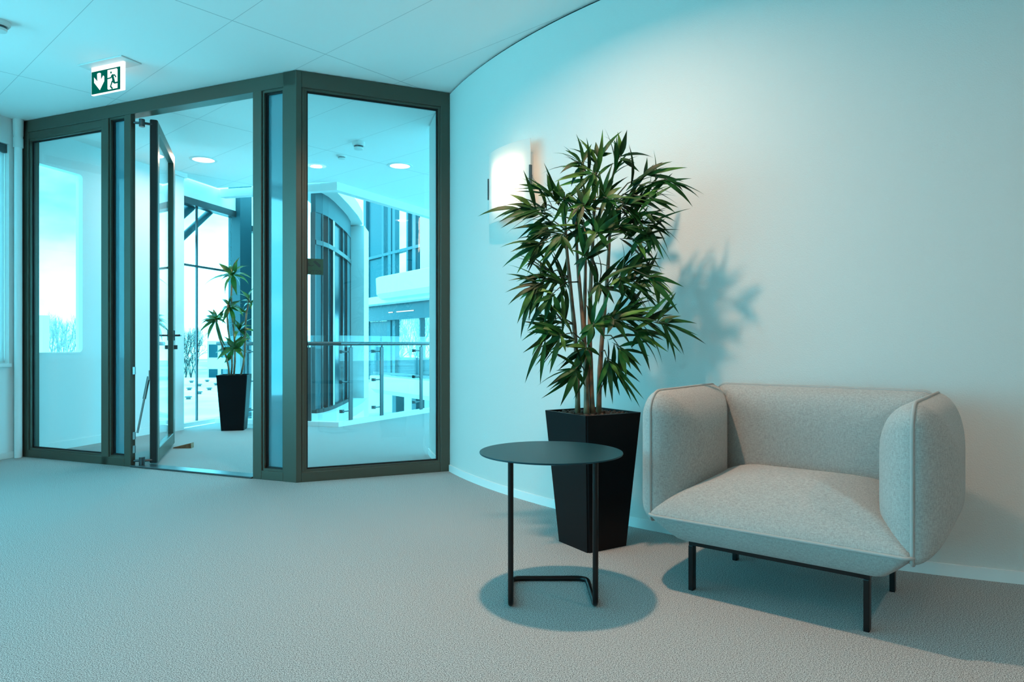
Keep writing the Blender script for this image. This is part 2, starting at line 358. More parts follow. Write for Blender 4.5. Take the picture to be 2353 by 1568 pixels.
# corner post: one mitred profile
bm = bmesh.new()
q = lambda fr, s, n: (fr[0][0]+fr[1][0]*s+fr[2][0]*n, fr[0][1]+fr[1][1]*s+fr[2][1]*n)
prism(bm, [C0, q(FL, .117, 0), q(FL, .117, -.10), q(FR, -.0415, -.10), q(FR, .036, -.10), q(FR, .036, 0)], 0, H-.004)
build('corner_post', bm, 'frame', part)
mullion('mullion', FR, .038, .058, -.08, -.004, .066, 2.85); mullion('mullion', FR, 1.079, 1.153, z1=2.86); mullion('head_rail', FR, .036, 1.153, z0=2.85)
mullion('bottom_rail', FR, .036, 1.079, z1=.072)
def glazing(fr, s0, s1, z0, z1, kind, bead=.016, nm='glass_pane'):
    bm = bmesh.new()
    for (n0, n1, e0, e1, mi) in ((-.030, -.012, 0, bead, 0), (-.046, -.034, bead*.3, bead+.010, 1)):
        obox(bm, fr, s0+e0, s0+e1, n0, n1, z0+e0, z1-e0, mi); obox(bm, fr, s1-e1, s1-e0, n0, n1, z0+e0, z1-e0, mi)
        obox(bm, fr, s0+e1, s1-e1, n0, n1, z0+e0, z0+e1, mi); obox(bm, fr, s0+e1, s1-e1, n0, n1, z1-e1, z1-e0, mi)
    build('glazing_bead', bm, ['frame', 'gasket'], part)
    bm = bmesh.new(); obox(bm, fr, s0+bead*.3, s1-bead*.3, -.058, -.050, z0+bead*.3, z1-bead*.3); return build(nm, bm, kind, part)
glazing(FL, 2.006, 2.93, .066, 2.80, 'glass'); mullion('head_rail', FL, 2.006, 2.93, -.09, -.006, 2.80, HZ)
glazing(FL, 1.737, 1.924, .066, HZ, 'panel', nm='infill_panel'); glazing(FL, .117, .318, .066, HZ, 'panel', nm='infill_panel')
glazing(FR, .058, 1.079, .072, 2.85, 'glass')
# threshold
bm = bmesh.new(); obox(bm, FL, .402, 1.663, -.105, .012, 0, .014); bevel(bm, .004, 1); struct(build('trim_2', bm, 'dark_steel'), 'dark metal threshold strip across the open doorway', 'threshold')

# ------------------------------------------------------------------ open door leaf
hx, hy = -2.945, 5.61
da = Vector((-.345, .9386)).normalized(); dn = Vector((da.y, -da.x))
FD = ((hx, hy), (da.x, da.y), (dn.x, dn.y)); DW = 1.17
door = thing('door_1', (0, 0, 0), 0, 'glazed bronze door leaf standing open into the corridor', 'door', None, 'structure')
def dbox(name, s0, s1, n0, n1, z0, z1, m_, par=door, bv=.004):
    bm = bmesh.new(); obox(bm, FD, s0, s1, n0, n1, z0, z1)
    if bv: bevel(bm, bv, 1)
    return build(name, bm, m_, par)
dbox('hinge_stile', 0, .10, -.03, .03, .02, 2.84, 'frame'); dbox('seal', -.012, 0, -.026, .026, .02, 2.84, 'gasket')
dbox('lock_stile', DW-.10, DW, -.03, .03, .02, 2.84, 'frame')
dbox('top_rail', .10, DW-.10, -.03, .03, 2.75, 2.84, 'frame'); dbox('bottom_rail', .10, DW-.10, -.03, .03, .02, .13, 'frame')
dbox('glass_pane', .10, DW-.10, -.005, .005, .13, 2.75, 'glass', bv=0)
for sgn in (1, -1):
    bm = bmesh.new(); y = .03*sgn
    dp = lambda s, n, z: (hx+da.x*s+dn.x*n, hy+da.y*s+dn.y*n, z)
    tube(bm, fillet([dp(DW-.05, y, 1.08), dp(DW-.05, y+.06*sgn, 1.08), dp(DW-.19, y+.06*sgn, 1.08)], .02), .010)
    obox(bm, FD, DW-.075, DW-.025, min(y, y+.008*sgn), max(y, y+.008*sgn), 1.03, 1.13)
    obox(bm, FD, DW-.07, DW-.03, min(y, y+.03*sgn), max(y, y+.03*sgn), .945, .985)
    build('handle', bm, 'dark_steel', door)
# pivot arms and the stay
jp = lambda s, n, z: (C0[0]+AL[0]*s+NL[0]*n, C0[1]+AL[1]*s+NL[1]*n, z)
for z in (2.80, .045):
    bm = bmesh.new(); tube(bm, fillet([jp(1.664, -.03, z), jp(1.60, -.07, z), dp(.0, 0, z)], .02), .010); lathe(bm, [(0, -.03), (.022, -.03), (.022, .03), (0, .03)], 14, jp(1.61, -.06, z))
    build('pivot_arm', bm, 'dark_steel', door)
bm = bmesh.new(); a_, c_ = Vector(jp(1.655, -.055, .27)), Vector(dp(.02, -.040, .73)); tube(bm, [a_, a_.lerp(c_, .6)], .008); tube(bm, [a_.lerp(c_, .6), c_], .013)
build('gas_stay', bm, 'steel', door)
for z in (.14, .25, .78):
    bm = bmesh.new(); obox(bm, FL, 1.655, 1.665, -.04, -.012, z-.03, z+.03); build('stay_bracket', bm, 'steel', door)
bm = bmesh.new(); obox(bm, FD, .0, .05, -.038, -.03, .70, .78); build('stay_bracket', bm, 'steel', door)
# wooden wedge
bm = bmesh.new(); w0 = Vector((-3.235, 6.54)); wd = Vector((1, .03)).normalized(); wn_ = Vector((-wd.y, wd.x))
def wp(s, n, z): return (w0.x+wd.x*s+wn_.x*n, w0.y+wd.y*s+wn_.y*n, z)
hexa(bm, [wp(0, -.03, 0), wp(.17, -.03, 0), wp(.17, .03, 0), wp(0, .03, 0)], [wp(0, -.03, .008), wp(.17, -.03, .05), wp(.17, .03, .05), wp(0, .03, .008)])
tag(build('door_wedge', bm, 'wood'), 'small wooden wedge on the carpet holding the door open', 'door wedge')

# sticker on the right pane
st = thing('glass_sticker', (0, 0, 0), 0, 'dark green square sticker at the left edge of the right glass pane', 'sticker')
sx0, sx1, sz0, sz1 = .075, .195, 1.505, 1.622
bm = bmesh.new(); obox(bm, FR, sx0, sx1, -.0495, -.0475, sz0, sz1); build('backing', bm, 'sticker', st)
def sticker_poly(bm, pts, n0=-.0475, n1=-.0465):
    w_, h_ = sx1-sx0, sz1-sz0
    f = [bm.verts.new((C0[0]+AR[0]*(sx0+u*w_)+NR[0]*n1, C0[1]+AR[1]*(sx0+u*w_)+NR[1]*n1, sz0+v*h_)) for u, v in pts]
    g = [bm.verts.new((C0[0]+AR[0]*(sx0+u*w_)+NR[0]*n0, C0[1]+AR[1]*(sx0+u*w_)+NR[1]*n0, sz0+v*h_)) for u, v in pts]
    bm.faces.new(f)
    for k in range(len(pts)): bm.faces.new([f[k], f[(k+1) % len(pts)], g[(k+1) % len(pts)], g[k]])
bm = bmesh.new()
sticker_poly(bm, [(.40, .80), (.52, .90), (.84, .62), (.84, .50), (.76, .46)])
sticker_poly(bm, [(.11, .72), (.17, .72), (.17, .52), (.11, .52)])
sticker_poly(bm, [(.17, .60), (.30, .56), (.45, .62), (.44, .57), (.30, .51), (.17, .55)])
build('pictogram', bm, 'sticker_dark', st)
bm = bmesh.new()
def sticker_line(pts, w_):
    for (u0, v0), (u1, v1) in zip(pts, pts[1:]):
        L = math.hypot(u1-u0, v1-v0); ex_, ey_ = (u1-u0)/L*w_/2, (v1-v0)/L*w_/2
        sticker_poly(bm, [(u0-ey_-ex_*.6, v0+ex_-ey_*.6), (u0+ey_-ex_*.6, v0-ex_-ey_*.6), (u1+ey_+ex_*.6, v1-ex_+ey_*.6), (u1-ey_+ex_*.6, v1+ex_+ey_*.6)])
sticker_line([(.14, .25), (.215, .08), (.29, .25)], .035)                                   # CCTV seen through the glass from its back
sticker_line([(.34, .25), (.50, .25)], .035); sticker_line([(.42, .25), (.42, .08)], .035)
for u in (.56, .74): sticker_line([(u, .22), (u+.03, .25), (u+.09, .25), (u+.13, .21), (u+.13, .12), (u+.09, .08), (u+.03, .08), (u, .11)], .035)
build('lettering', bm, 'sticker_dark', st)

# ------------------------------------------------------------------ armchair
ch = thing('armchair', (1.1357, 2.766, 0), math.atan2(-.62, .784), 'pale grey upholstered armchair with puffy arms on thin black legs', 'armchair')
def rounded(w0, w1, h0, h1, radii, n=10, side=10):
    """outline counter-clockwise from lower left; radii = ll, lr, ur, ul"""
    cs = [((w0, h0), radii[0], PI), ((w1, h0), radii[1], 1.5*PI), ((w1, h1), radii[2], 0), ((w0, h1), radii[3], .5*PI)]
    sg = [(1, 1), (-1, 1), (-1, -1), (1, -1)]; pts = []
    for k, ((cx, cy), r, a) in enumerate(cs):
        ox, oy = cx+sg[k][0]*r, cy+sg[k][1]*r
        for i in range(n+1): pts.append((ox+r*math.cos(a+i/n*PI/2), oy+r*math.sin(a+i/n*PI/2)))
    out = []
    for i, p in enumerate(pts):
        out.append(p); q2 = pts[(i+1) % len(pts)]; L = math.dist(p, q2)
        if L > .06:
            k = int(L/.03)
            for j in range(1, k): out.append((p[0]+(q2[0]-p[0])*j/k, p[1]+(q2[1]-p[1])*j/k))
    return out
def pillow(name, out, place, tA, tB, n=3.0, m=.5, parent=None, rings=14, profB=None, core_pull=None):
    """closed cushion: outline 'out' swelling tA to one side and tB to the other; place(x, y, t) -> point"""
    bm = bmesh.new(); cx = (min(p[0] for p in out)+max(p[0] for p in out))/2; cy = (min(p[1] for p in out)+max(p[1] for p in out))/2
    rim = [bm.verts.new(place(x, y, 0)) for x, y in out]; N = len(out)
    for sgn, T, pr in ((1, tA, None), (-1, tB, profB)):
        prev = rim
        rl = pr if pr else [(r_, T*(1-r_**n)**m) for r_ in [1-(k/rings)**1.7 for k in range(1, rings)]]
        for (r_, tt) in rl:
            ring = [bm.verts.new(place(cx+(x-cx)*r_, cy+(y-cy)*r_, sgn*tt)) for x, y in out]
            for k in range(N): bm.faces.new([prev[k], prev[(k+1) % N], ring[(k+1) % N], ring[k]])
            prev = ring
        c = bm.verts.new(place(cx, cy, sgn*(rl[-1][1] if pr else T)))
        for k in range(N): bm.faces.new([prev[k], prev[(k+1) % N], c])
    o = build(name, bm, 'fabric', parent, True)
    bm = bmesh.new(); tube(bm, [place(x, y, 0) for x, y in out], .0065, 8, closed=True); build('piping', bm, 'piping', o, True)
    return o
HWID = .4685
# seat: top crown, tapering underside
out = rounded(-HWID-.005, HWID+.005, -.345, .36, (.035, .035, .03, .03))
pillow('seat', out, lambda x, y, t_: (x, y, .300+.04*(y+.345)+t_), .165, .1, n=2.3, m=.74, parent=ch,
       profB=[(.965, .024), (.88, .066), (.81, .096), (.77, .104), (.4, .106)])
# backrest
out = rounded(-HWID+.01, HWID-.01, .30, .805, (.03, .03, .05, .05))
pillow('backrest', out, lambda x, z, t_: (x, .362-t_, z), .105, .05, n=4, m=.5, parent=ch)
# arms: outline in (y, z)
out = rounded(-.325, .358, .272, .803, (.03, .03, .035, .085))
for sgn, nm in ((-1, 'armrest'), (1, 'armrest')):
    pillow(nm, out, lambda y, z, t_, s_=sgn: (s_*(HWID-t_), y, z), .140, .112, n=2.5, m=.58, parent=ch)
# steel frame
bm = bmesh.new(); zf = .182
for (x0, x1, y0, y1) in ((-.3315, .3315, -.254, -.238), (-.3315, .3315, .238, .254), (-.3315, -.3115, -.238, .238), (.3115, .3315, -.238, .238)):
    box(bm, x0, x1, y0, y1, zf, zf+.018)
build('frame', bm, 'black_metal', ch)
for sx in (-1, 1):
    for sy in (-1, 1):
        bm = bmesh.new(); x, y = sx*.3215, sy*.243; box(bm, x-.010, x+.010, y-.017, y+.017, 0, zf); bevel(bm, .003, 2); build('leg', bm, 'black_metal', ch)

# ------------------------------------------------------------------ side table
tb = thing('side_table', (.155, 2.72, 0), 0, 'round black metal side table with bent tube legs before the planter', 'side table')
bm = bmesh.new(); lathe(bm, [(0, .562), (.270, .562), (.2835, .565), (.2850, .568), (.2840, .571), (0, .571)], 96); build('tabletop', bm, 'table_top', tb, True, angle=35)
tr = .0108
for sx in (-1, 1):
    bm = bmesh.new(); x = sx*.160
    tube(bm, fillet([(x, -.145, .562), (x, -.145, tr), (x, -.10, tr)], .030, 8)+[(x, -.06, tr)], tr, 14); build('leg', bm, 'black_metal', tb, True, angle=50)
    bm = bmesh.new(); lathe(bm, [(0, .556), (.03, .556), (.03, .562), (0, .562)], 18, (x, -.145, 0)); build('mounting_flange', bm, 'black_metal', tb, True, angle=40)
bm = bmesh.new(); tube(bm, fillet([(-.160, -.06, tr), (-.160, .155, tr), (.160, .155, tr), (.160, -.06, tr)], .045, 8), tr, 14); build('base_rail', bm, 'black_metal', tb, True, angle=50)

# ------------------------------------------------------------------ planters
def planter(par, b, tp, h):
    bm = bmesh.new(); q = lambda s, z: [(-s, -s, z), (s, -s, z), (s, s, z), (-s, s, z)]
    rows = [q(b/2, 0), q(tp/2, h), q(tp/2-.012, h), q(tp/2-.016, h-.04)]
    vs = [[bm.verts.new(p) for p in r_] for r_ in rows]
    bm.faces.new(vs[0])
    for A, B in zip(vs, vs[1:]):
        for k in range(4): bm.faces.new([A[k], A[(k+1) % 4], B[(k+1) % 4], B[k]])
    ed = [e for e in bm.edges if abs(e.verts[0].co.z-e.verts[1].co.z) > .3]
    bmesh.ops.bevel(bm, geom=ed, offset=.008, segments=3, affect='EDGES')
    build('planter', bm, 'pot', par, True, angle=30)
    bm = bmesh.new(); box(bm, -tp/2+.016, tp/2-.016, -tp/2+.016, tp/2-.016, h-.05, h-.022); build('soil', bm, 'soil', par)
def leaf(bm, base, tip, wd, up=None, droop=.12, mi=0, segs=6, fold=.25):
    base, tip = Vector(base), Vector(tip); d = tip-base; L = d.length
    if L < 1e-4: return
    d.normalize(); up = Vector(up) if up else Vector((random.uniform(-.5, .5), random.uniform(-1, -.1), random.uniform(.2, 1)))
    side = d.cross(up)
    if side.length < .05: side = d.orthogonal()
    side.normalize(); nrm = side.cross(d)
    prof = [0.10, .72, 1.0, .92, .62, .30, 0]
    prev = None
    for i in range(segs+1):
        f = i/segs; c = base.lerp(tip, f)+nrm*(droop*L*4*f*(1-f))
        w = wd*.5*prof[min(i, len(prof)-1)]
        row = [bm.verts.new(c)] if i == segs else [bm.verts.new(c-side*w+nrm*w*fold), bm.verts.new(c), bm.verts.new(c+side*w+nrm*w*fold)]
        if prev:
            if i == segs:
                bm.faces.new([prev[0], prev[1], row[0]]).material_index = mi; bm.faces.new([prev[1], prev[2], row[0]]).material_index = mi
            else:
                for k in (0, 1): bm.faces.new([prev[k], prev[k+1], row[k+1], row[k]]).material_index = mi
        prev = row

PX, PY, PROT = .402, 3.417, math.radians(32)
bp = thing('potted_bamboo', (PX, PY, 0), PROT, 'tall leafy bamboo in a tapered square black planter beside the armchair', 'potted plant')
planter(bp, .245, .345, .6615)
inv = Matrix.Translation((PX, PY, 0)) @ Matrix.Rotation(PROT, 4, 'Z'); inv = inv.inverted()
wl = lambda p: inv @ Vector(p)
bm = bmesh.new()                                                        # clay pebbles on top
for k in range(520):
    x, y = random.uniform(-.152, .152), random.uniform(-.152, .152); r_ = random.uniform(.006, .011)
    mt = Matrix.Translation((x, y, .642+random.uniform(-.004, .012))) @ Matrix.Rotation(random.uniform(0, 6), 4, 'Z') @ Matrix.Diagonal((r_*1.3, r_, r_*.8, 1))
    bmesh.ops.create_icosphere(bm, subdivisions=1, radius=1, matrix=mt)
o = build('gravel', bm, 'pebble', bp, True); o['kind'] = 'stuff'
# canes: foot and head as points of the place
canes = [((1326, 3.40), (1301, 455, 3.34)), ((1345, 3.36), (1327, 475, 3.40)), ((1354, 3.44), (1338, 520, 3.46)), ((1360, 3.38), (1362, 395, 3.40)), ((1380, 3.42), (1399, 430, 3.40))]
CP = []
for (bx, bd), (hx_, hy_, hd) in canes:
    a_ = at(bx, 944, bd); a_.z = .63; c_ = at(hx_, hy_, hd)
    pts = []
    for i in range(15):
        f = i/14; p = a_.lerp(c_, f); p.x += .012*math.sin(f*5+bx); pts.append(p)
    CP.append(pts)
    bm = bmesh.new(); rr = []
    for i in range(15): rr.append(.0135*(1-.55*i/14)*(1.13 if i % 3 == 0 else 1))
    tube(bm, [wl(p) for p in pts], rr, 8); build('cane', bm, 'cane', bp, True)
def cane_at(k, py):
    P = CP[k]; return min(P, key=lambda p: abs(p.z-(1+(790-py)/1568*p.y)))
# branches: cane, height on it, end node (px, py, distance), leaf tips, further leaves
BR = [
 (3, 440, (1335, 372, 3.36), [(1298, 345), (1291, 388), (1286, 400), (1312, 430), (1335, 420), (1360, 330)], 3),
 (3, 430, (1375, 362, 3.42), [(1369, 326), (1395, 334), (1352, 342), (1408, 352)], 3),
 (4, 440, (1425, 358, 3.34), [(1419, 303), (1441, 298), (1412, 322), (1470, 396), (1460, 375)], 3),
 (4, 450, (1485, 402, 3.22), [(1525, 372), (1546, 371), (1581, 385), (1510, 385), (1572, 418)], 3),
 (4, 460, (1530, 412, 3.16), [(1608, 456), (1592, 476), (1570, 440), (1545, 430)], 3),
 (4, 480, (1500, 455, 3.20), [(1553, 490), (1560, 478), (1510, 440), (1535, 470)], 4),
 (4, 500, (1480, 490, 3.26), [(1549, 525), (1553, 510), (1541, 545), (1507, 515)], 4),
 (4, 520, (1490, 520, 3.24), [(1526, 598), (1541, 546), (1506, 580), (1490, 590)], 3),
 (0, 480, (1262, 440, 3.36), [(1190, 424), (1196, 434), (1256, 398), (1236, 450), (1275, 425)], 3),
 (0, 495, (1222, 478, 3.30), [(1097, 498), (1133, 506), (1170, 447), (1180, 470), (1150, 500), (1145, 512)], 3),
 (0, 505, (1240, 490, 3.44), [(1199, 506), (1275, 503), (1255, 460), (1210, 470), (1165, 485)], 3),
 (0, 525, (1245, 515, 3.36), [(1213, 537), (1216, 523), (1266, 548), (1208, 546), (1285, 520)], 3),
 (1, 560, (1235, 562, 3.30), [(1172, 580), (1187, 630), (1193, 560), (1221, 612), (1222, 555), (1210, 620)], 4),
 (1, 545, (1290, 540, 3.22), [(1262, 555), (1250, 590), (1300, 575), (1320, 590), (1275, 580)], 5),
 (4, 555, (1465, 555, 3.24), [(1486, 598), (1500, 552), (1530, 548), (1478, 572), (1450, 590)], 4),
 (3, 500, (1340, 470, 3.22), [(1322, 425), (1312, 500), (1360, 430), (1300, 480), (1328, 520), (1372, 488)], 7),
 (3, 480, (1395, 455, 3.22), [(1362, 420), (1430, 430), (1420, 480), (1380, 500), (1440, 455), (1400, 500)], 7),
 (4, 480, (1435, 470, 3.26), [(1480, 450), (1470, 480), (1455, 440), (1410, 500), (1500, 480)], 7),
 (3, 545, (1370, 535, 3.20), [(1398, 578), (1345, 560), (1330, 540), (1390, 530), (1340, 590), (1365, 500)], 6),
 (4, 540, (1425, 520, 3.24), [(1452, 540), (1440, 550), (1400, 530), (1455, 500), (1470, 525)], 6),
 (1, 600, (1350, 590, 3.20), [(1328, 640), (1346, 585), (1376, 660), (1318, 610), (1310, 575)], 4),
 (0, 640, (1250, 632, 3.34), [(1192, 655), (1228, 610), (1240, 605), (1210, 640), (1200, 650)], 4),
 (0, 650, (1225, 660, 3.26), [(1167, 702), (1191, 655), (1196, 780), (1215, 740), (1188, 745), (1193, 690)], 5),
 (1, 660, (1265, 680, 3.24), [(1211, 760), (1240, 720), (1225, 700), (1250, 745), (1290, 730)], 5),
 (0, 660, (1285, 645, 3.40), [(1240, 650), (1260, 670), (1300, 690), (1245, 630), (1310, 640)], 6),
 (4, 620, (1450, 612, 3.30), [(1486, 594), (1530, 620), (1495, 615), (1470, 600), (1440, 640)], 4),
 (4, 630, (1500, 640, 3.20), [(1572, 660), (1551, 690), (1561, 722), (1545, 650), (1513, 712), (1530, 630)], 4),
 (4, 650, (1465, 650, 3.28), [(1514, 713), (1492, 690), (1500, 660), (1450, 690), (1480, 680)], 5),
 (4, 640, (1425, 640, 3.22), [(1455, 650), (1430, 690), (1410, 670), (1446, 620), (1400, 660)], 5),
 (3, 680, (1380, 650, 3.20), [(1365, 720), (1375, 700), (1395, 690), (1350, 690), (1412, 700)], 5),
 (0, 745, (1262, 738, 3.30), [(1210, 762), (1219, 735), (1228, 725), (1240, 765), (1250, 700)], 4),
 (0, 760, (1258, 762, 3.24), [(1222, 760), (1233, 800), (1206, 882), (1241, 885), (1222, 820), (1228, 755)], 5),
 (1, 780, (1290, 770, 3.22), [(1263, 860), (1240, 800), (1245, 740), (1300, 810), (1230, 750)], 5),
 (4, 725, (1440, 722, 3.30), [(1480, 695), (1500, 722), (1465, 700), (1470, 740), (1490, 735)], 5),
 (4, 735, (1525, 742, 3.16), [(1602, 744), (1623, 792), (1572, 817), (1566, 726), (1545, 735), (1535, 808)], 4),
 (4, 750, (1465, 765, 3.22), [(1491, 830), (1510, 802), (1500, 770), (1536, 810), (1450, 800)], 5),
 (4, 735, (1410, 735, 3.20), [(1450, 760), (1440, 780), (1395, 770), (1430, 720), (1460, 740), (1380, 730)], 7),
 (3, 760, (1365, 745, 3.20), [(1330, 770), (1322, 795), (1350, 800), (1390, 780), (1355, 790)], 5),
 (4, 780, (1425, 800, 3.24), [(1477, 865), (1474, 842), (1450, 850), (1495, 820), (1440, 870)], 4),
 (4, 820, (1398, 830, 3.24), [(1408, 930), (1440, 890), (1471, 938), (1452, 925), (1472, 880), (1425, 870), (1370, 897)], 2),
 (1, 850, (1322, 848, 3.22), [(1287, 935), (1255, 892), (1325, 918), (1270, 880), (1346, 890)], 2),
 (0, 470, (1298, 458, 3.30), [(1262, 430), (1275, 470), (1320, 440), (1300, 505), (1330, 470), (1285, 425)], 3),
 (1, 490, (1328, 478, 3.26), [(1300, 445), (1345, 430), (1350, 510), (1318, 530), (1302, 515)], 4),
 (2, 530, (1340, 520, 3.26), [(1320, 500), (1365, 500), (1370, 545), (1322, 560), (1345, 575)], 4),
 (3, 410, (1362, 398, 3.30), [(1335, 400), (1390, 395), (1352, 440), (1385, 430), (1370, 365)], 4),
 (3, 790, (1345, 800, 3.24), [(1318, 840), (1300, 800), (1360, 850), (1380, 820), (1328, 780)], 4),
]
for (k, sy, (nx, ny, nd), tips, extra) in BR:
    a_ = cane_at(k, sy); c_ = at(nx, ny, nd); mid = a_.lerp(c_, .5)+Vector((0, 0, .03))
    bm = bmesh.new(); tp = [wl(a_), wl(a_.lerp(mid, .6)), wl(mid), wl(c_)]
    tube(bm, tp, [.004, .0035, .003, .002], 5, mi=2)
    for (tx, ty) in tips:
        dd = nd+random.uniform(-.05, .05); tip = at(tx, ty, dd); L = (tip-c_).length
        along = max(0, min(.9, (L-.20)/.35)) if L > .24 else random.uniform(-.15, .1)
        base = c_.lerp(tip, along) if along > 0 else c_.lerp(a_, -along)
        base = base+Vector((random.uniform(-.006, .006), 0, random.uniform(-.006, .006)))
        if along > 0: tube(bm, [wl(c_), wl(base)], .0015, 4, mi=2)
        leaf(bm, wl(base), wl(tip), random.uniform(.021, .031), wl(tip+Vector((random.uniform(-.3, .3), -1, random.uniform(.2, 1.2))))-wl(tip), random.uniform(.03, .12), 1 if random.random() < .2 else 0)
    for _ in range(extra+5):
        base = a_.lerp(c_, random.uniform(.3, 1)); ang = math.atan2(ny-(790-(a_.z-1)/a_.y*1568), nx-(a_.x/a_.y*1568+1176)); ang += random.uniform(-1.2, 1.2)
        L = random.uniform(.13, .23); tip = base+Vector((math.cos(ang)*L, random.uniform(-.5, .5)*L, -math.sin(ang)*L-.04*random.random()))
        leaf(bm, wl(base), wl(tip), random.uniform(.019, .028), None, random.uniform(.03, .12), 1 if random.random() < .15 else 0)
    build('branch', bm, ['leaf', 'leaf_light', 'twig'], bp, True)

# corridor plant
dx, dy = -3.235, 7.95
dp2 = thing('potted_dracaena', (dx, dy, 0), math.radians(12), 'small leafy cane plant in a black planter beyond the open door', 'potted plant')
planter(dp2, .245, .335, .64)
inv2 = (Matrix.Translation((dx, dy, 0)) @ Matrix.Rotation(math.radians(12), 4, 'Z')).inverted(); wl2 = lambda p: inv2 @ Vector(p)
stems = [((537, 865), (535, 640)), ((527, 865), (497, 730)), ((552, 865), (574, 690)), ((531, 865), (525, 700))]
for (bx, by), (tx, ty) in stems:
    a_, c_ = at(bx, by, dy), at(tx, ty, dy-.05); a_.z = .60
    bm = bmesh.new(); tube(bm, [wl2(a_.lerp(c_, i/6)+Vector((.02*math.sin(i), 0, 0))) for i in range(7)], .011, 7); build('cane', bm, 'cane', dp2, True)
ros = [((535, 632), [(465, 660), (502, 605), (545, 597), (560, 610), (578, 640), (572, 655), (500, 645), (518, 678), (545, 680), (552, 590)]),
       ((574, 695), [(545, 675), (600, 670), (560, 720), (606, 700), (590, 730), (545, 725), (585, 660)]),
       ((497, 735), [(460, 740), (472, 727), (490, 710), (478, 785), (520, 800), (458, 765), (515, 720)]),
       ((527, 705), [(510, 718), (555, 690), (560, 730), (510, 745), (540, 760), (500, 760), (550, 670)]),
       ((537, 800), [(498, 828), (515, 835), (562, 828), (560, 790), (570, 775), (520, 780), (558, 770), (495, 812)]),
       ((550, 760), [(580, 750), (575, 780), (600, 770), (570, 735), (540, 735)])]
for (cx, cy), tips in ros:
    bm = bmesh.new(); c_ = at(cx, cy, dy-.04)
    for (tx, ty) in tips:
        tip = at(tx, ty, dy-.04+random.uniform(-.15, .12))
        leaf(bm, wl2(c_), wl2(tip), random.uniform(.04, .065), None, random.uniform(.1, .2), 0)
    for _ in range(7):
        an = random.uniform(0, 2*PI); L = random.uniform(.12, .24); leaf(bm, wl2(c_), wl2(c_+Vector((math.cos(an)*L, math.sin(an)*L*.8, random.uniform(-.12, .16)))), random.uniform(.035, .055), None, random.uniform(.1, .2), 0)
    build('leaf_rosette', bm, 'dracaena', dp2, True)

# ------------------------------------------------------------------ wall lamp
SS = 1.07
sc = thing('wall_lamp', (0, 0, 0), 0, 'lit square wall lamp with a bowed opal front behind the bamboo', 'wall lamp')
cn = core(SS); ph = PHI0+SS/RAD; nv = Vector((math.cos(ph), math.sin(ph))); tv = Vector((-math.sin(ph), math.cos(ph)))
def sp(u, n, z): return (cn[0]+tv.x*u+nv.x*n, cn[1]+tv.y*u+nv.y*n, z)
bm = bmesh.new(); N = 16; rows = []
for i in range(N+1):
    u_ = -.225+.45*i/N; n_ = .078+.034*(1-(u_/.225)**2)
    rows.append([bm.verts.new(sp(u_, n_, 1.795)), bm.verts.new(sp(u_, n_, 2.265)), bm.verts.new(sp(u_, n_-.006, 2.265)), bm.verts.new(sp(u_, n_-.006, 1.795))])
for A, B in zip(rows, rows[1:]):
    for k in range(4): bm.faces.new([A[k], A[(k+1) % 4], B[(k+1) % 4], B[k]])
bm.faces.new(rows[0]); bm.faces.new(rows[-1])
build('diffuser', bm, 'diffuser', sc, True, angle=30)
FS = (cn, (tv.x, tv.y), (nv.x, nv.y))
bm = bmesh.new(); obox(bm, FS, -.16, .16, -.004, .050, 1.86, 2.20); build('backplate', bm, 'plastic', sc)
bm = bmesh.new(); obox(bm, FS, -.14, .15, .050, .056, 1.885, 2.17); build('led_panel', bm, 'led', sc)
for sx in (-1, 1):
    bm = bmesh.new(); a_, c_ = sorted((sx*.221, sx*.231)); obox(bm, FS, a_, c_, .066, .084, 1.96, 2.10); obox(bm, FS, min(sx*.15, sx*.229), max(sx*.15, sx*.229), .062, .066, 2.02, 2.04); build('clip', bm, 'dark_steel', sc)

# ------------------------------------------------------------------ exit sign
es = thing('exit_sign', (-2.84, 4.80, 0), math.atan2(-.3783, .9257), 'lit green escape sign with down arrow hanging from the ceiling', 'exit sign')
bm = bmesh.new(); box(bm, -.22, .22, -.07, .09, H-.008, H); bevel(bm, .003, 1); build('mounting_plate', bm, 'plastic', es)
bm = bmesh.new(); box(bm, -.16, .16, -.008, .008, 2.765, H-.008); build('light_panel', bm, 'sign_edge', es)
gx0, gx1, gz0, gz1 = -.155, .130, 2.770, 2.928
bm = bmesh.new(); box(bm, gx0, gx1, -.0105, -.008, gz0, gz1); build('green_face', bm, 'sign_green', es)
def sgn_poly(bm, pts, y0=-.0105, y1=-.0125):
    f = [bm.verts.new((gx0+u*(gx1-gx0), y1, gz0+v*(gz1-gz0))) for u, v in pts]; g = [bm.verts.new((gx0+u*(gx1-gx0), y0, gz0+v*(gz1-gz0))) for u, v in pts]
    bm.faces.new(f)
    for k in range(len(pts)): bm.faces.new([f[k], f[(k+1) % len(pts)], g[(k+1) % len(pts)], g[k]])
def stroke(bm, pts, w):
    ar = (gx1-gx0)/(gz1-gz0)
    for (u0, v0), (u1, v1) in zip(pts, pts[1:]):
        x, y = (u1-u0)*ar, v1-v0; L = math.hypot(x, y); px_, py_ = -y/L*w/2/ar, x/L*w/2
        ex_, ey_ = x/L*w*.25/ar, y/L*w*.25
        sgn_poly(bm, [(u0+px_-ex_, v0+py_-ey_), (u0-px_-ex_, v0-py_-ey_), (u1-px_+ex_, v1-py_+ey_), (u1+px_+ex_, v1+py_+ey_)], -.0125, -.0135)
bm = bmesh.new()
sgn_poly(bm, [(.206, .87), (.235, .90), (.305, .90), (.333, .87), (.342, .576), (.42, .75), (.452, .70), (.452, .49), (.298, .13), (.10, .50), (.096, .74), (.215, .53)])
build('arrow', bm, 'sign_white', es)
